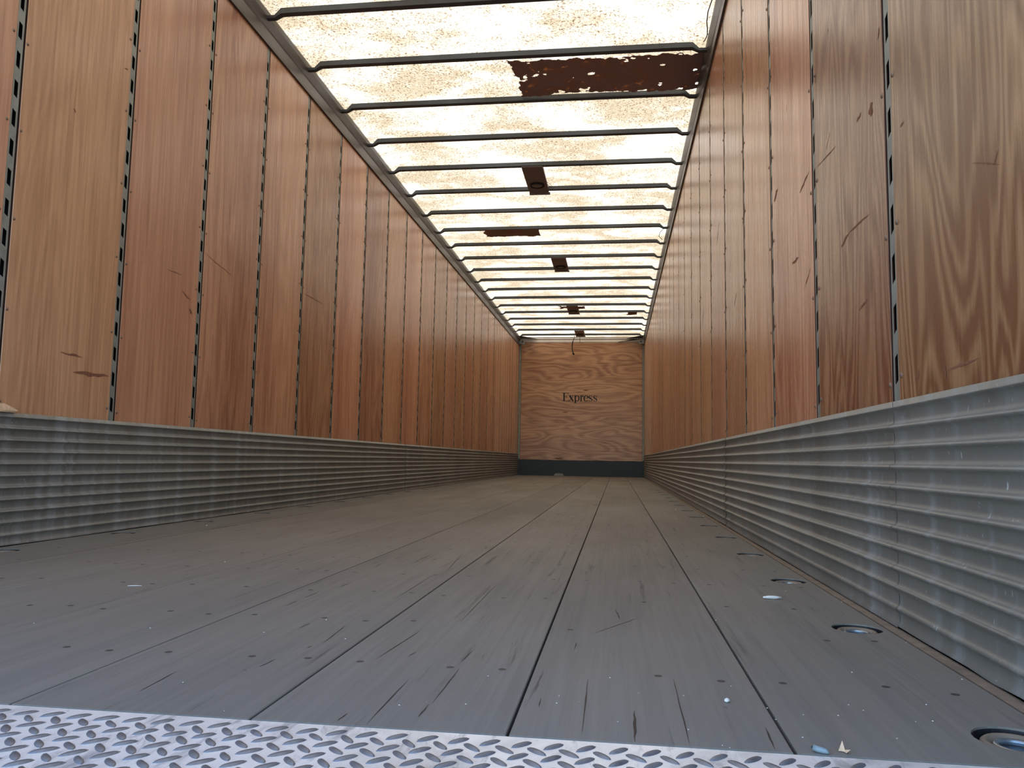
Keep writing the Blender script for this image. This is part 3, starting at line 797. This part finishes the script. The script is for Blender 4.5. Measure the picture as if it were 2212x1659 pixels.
# ------------------------------------------------------------------ torn roof patches
from mathutils import noise as mnoise
def torn_patch(name, x0, x1, y0, y1, label, holes=0.5, cell=0.012, seed=0.0, z=ZR - 0.012, drop=0.012, ragged=0.03, slant=0.0):
    nx, ny = int((x1 - x0) / cell), max(6, int((y1 - y0) / cell)); m = MB()
    def P(i, j):
        u, v = i / nx, j / ny
        x = x0 + (x1 - x0) * u; y = y0 + (y1 - y0) * v
        w = mnoise.noise(Vector((x * 2.2 + seed, y * 5.0, seed)))
        x += slant * v * (1 - u)
        return (x + 0.006 * mnoise.noise(Vector((x * 30, y * 30, 1 + seed))), y + 0.006 * mnoise.noise(Vector((x * 30, y * 30, 9 + seed))), z - drop * (0.5 + w) * min(1, 6 * min(u, 1 - u) + .2))
    m.v = [P(i, j) for j in range(ny + 1) for i in range(nx + 1)]
    for j in range(ny):
        for i in range(nx):
            x = x0 + (x1 - x0) * (i + .5) / nx; y = y0 + (y1 - y0) * (j + .5) / ny
            edge = min(x - x0, y - y0, y1 - y, (x1 - x) + 0.03)
            n1 = mnoise.noise(Vector((x * 7 + seed, y * 11, 3.1))); n2 = mnoise.noise(Vector((x * 26 + seed, y * 34, 5.7)))
            if edge < ragged * (0.45 + 0.9 * n1 + 0.5 * n2): continue
            lim = holes + (0.22 if edge > 0.10 else 0.0)
            if n2 * 0.65 + n1 * 0.6 > lim: continue
            a = j * (nx + 1) + i; m.f.append((a, a + 1, a + nx + 2, a + nx + 1))
    used = sorted({k for f in m.f for k in f}); remap = {k: i for i, k in enumerate(used)}
    m.v = [m.v[k] for k in used]; m.f = [tuple(remap[k] for k in f) for f in m.f]
    o = m.obj(name, 'patch', None, True)
    return tag(o, label, 'patch')
torn_patch('roof_patch', 1.285, 2.532, 4.715, 5.235, 'large torn dark brown patch across one roof bay by the right rail', 0.36, 0.006, 2.3, slant=0.05, ragged=0.05)
torn_patch('roof_patch', 0.53, 1.15, 8.26, 8.56, 'small dark brown patch hanging below one roof bow', 0.62, 0.007, 8.1, z=2.793, drop=0.010, ragged=0.03)
torn_patch('roof_patch', 1.03, 1.47, 12.70, 12.98, 'ragged brown patch sticking out either side of a lamp plate', 0.55, 0.009, 4.4, ragged=0.06)
torn_patch('roof_patch', 2.15, 2.33, 13.24, 13.56, 'little curled dark scrap under the roof near the right rail', 0.42, 0.009, 6.2, ragged=0.04)

# ------------------------------------------------------------------ loose bits
# broken splinter standing on the left scuff band
m = MB(); base = [(2.05, 0.448), (2.30, 0.470), (2.335, 0.468), (2.375, 0.456), (2.398, 0.446), (2.386, 0.4395), (2.30, 0.4395), (2.05, 0.4395)]
n = len(base)
m.v = [(0.0035, y, z) for y, z in base] + [(0.0120 + 0.002 * math.sin(i * 2.1), y, z) for i, (y, z) in enumerate(base)]
m.f = [tuple(range(n)), tuple(range(n, 2 * n))[::-1]] + [(i, (i + 1) % n, n + (i + 1) % n, n + i) for i in range(n)]
tag(m.obj('wood_splinter', 'pale_wood'), 'pale broken wood splinter resting on top of the left corrugated band', 'splinter')
tw = MB().tube([(2.332, 1.930, 0.004), (2.345, 1.932, 0.0045), (2.36, 1.931, 0.0045), (2.374, 1.934, 0.004)], [0.002, 0.004, 0.004, 0.0022], 6).obj('wood_chip', 'crumb', None, True)
tag(tw, 'pale elongated wood chip on the floor near the row of pots', 'wood chip')
sp = MB().tube([(0.853, 1.765, 0.0010), (0.868, 1.770, 0.0012), (0.884, 1.773, 0.0010)], [0.0006, 0.0010, 0.0006], 6).obj('straw_fragment', 'crumb', None, True)
tag(sp, 'thin white straw fragment lying alone on a floor plank', 'straw fragment')
def rock(m, x, y, r, squash=0.6, n=7):
    pr = [(0.35 * r, 0.0002), (r * random.uniform(.85, 1.05), r * squash * 0.5), (r * 0.8, r * squash * 0.95), (r * 0.3, r * squash * 1.25), (0.0001, r * squash * 1.3)]
    b = len(m.v); m.lathe(pr, 0, 0, 0, n); el = random.uniform(0.65, 1.0); a = random.uniform(0, 3.14)
    for i in range(b, len(m.v)):
        u, v, z = m.v[i]; k = random.uniform(0.85, 1.12); u *= k; v *= el * k
        m.v[i] = (x + u * math.cos(a) - v * math.sin(a), y + u * math.sin(a) + v * math.cos(a), z)
    return m
pb = rock(MB(), 0, 0, 0.0052, 0.8, 9).obj('pebble', 'crumb', None, True, (2.139, 1.099, 0))
tag(pb, 'pale pebble, largest of the white bits on the near floor planks', 'pebble')
bt = empty('plastic_tube', (2.213, 0.931, 0.0036)); bt.scale = (0.75, 0.75, 0.75); tag(bt, 'small pale blue open tube lying at the edge of the tread plate', 'tube')
MB().tube([(-0.006, 0.003, 0.001), (0.0, 0, 0.0), (0.010, -0.004, -0.001), (0.014, -0.006, -0.003)], [0.0046, 0.0048, 0.0042, 0.0012], 10).obj('tube_wall', 'bluetube', bt, True)
MB().lathe([(0.0025, 0.0), (0.0001, 0.0)], 0, 0, 0, 10).obj('opening', 'black', bt, False, (-0.0066, 0.0032, 0.0012)).rotation_euler = (math.radians(78), 0, math.radians(-25))
wd = MB(); wd.v = [(2.236, 0.938, 0.0008), (2.243, 0.936, 0.0008), (2.241, 0.941, 0.011), (2.239, 0.943, 0.0008), (2.248, 0.934, 0.004), (2.243, 0.932, 0.0008)]
wd.f = [(0, 1, 2), (1, 3, 2), (3, 0, 2), (0, 3, 1), (1, 4, 5), (1, 3, 4), (3, 5, 4), (1, 5, 3)]
tag(wd.obj('wood_chip', 'pale_wood'), 'jagged brown wood chip standing beside the pale blue tube', 'wood chip')
CRUMBS = [(1.92, 1.084), (1.947, 1.064), (2.155, 1.175), (2.025, 1.117), (2.085, 1.117), (2.191, 1.648), (1.997, 0.993), (2.079, 0.98), (2.112, 0.934), (2.119, 0.928), (2.187, 1.082), (2.189, 1.037), (1.986, 1.186), (1.919, 1.052), (2.505, 1.519), (2.505, 1.926), (2.348, 1.286), (2.308, 1.095), (2.27, 1.067), (2.227, 1.062), (2.399, 1.136), (2.359, 1.06), (2.500, 1.277), (2.409, 2.057), (2.207, 0.976), (2.315, 0.993), (2.381, 1.066), (2.296, 1.116), (0.942, 1.35), (1.167, 1.355), (1.406, 1.05), (1.52, 0.946), (1.445, 1.489), (1.378, 1.363), (1.534, 1.344), (1.812, 1.162), (1.723, 1.007), (1.805, 1.026), (0.212, 3.307), (0.863, 2.215), (1.167, 15.343), (1.715, 12.832), (2.288, 5.004), (2.379, 5.322), (2.318, 4.473), (2.500, 4.778)]
for x, y in CRUMBS:
    dist = math.hypot(x - 1.994, y)
    r = random.uniform(1.3, 2.2) * dist / 1707.0
    o = rock(MB(), 0, 0, r, 0.7, 6).obj('white_crumb', 'crumb', None, True, (x, y, 0))
    tag(o, 'tiny white crumb scattered on the floor planks', 'crumb', 'white crumbs on the floor')
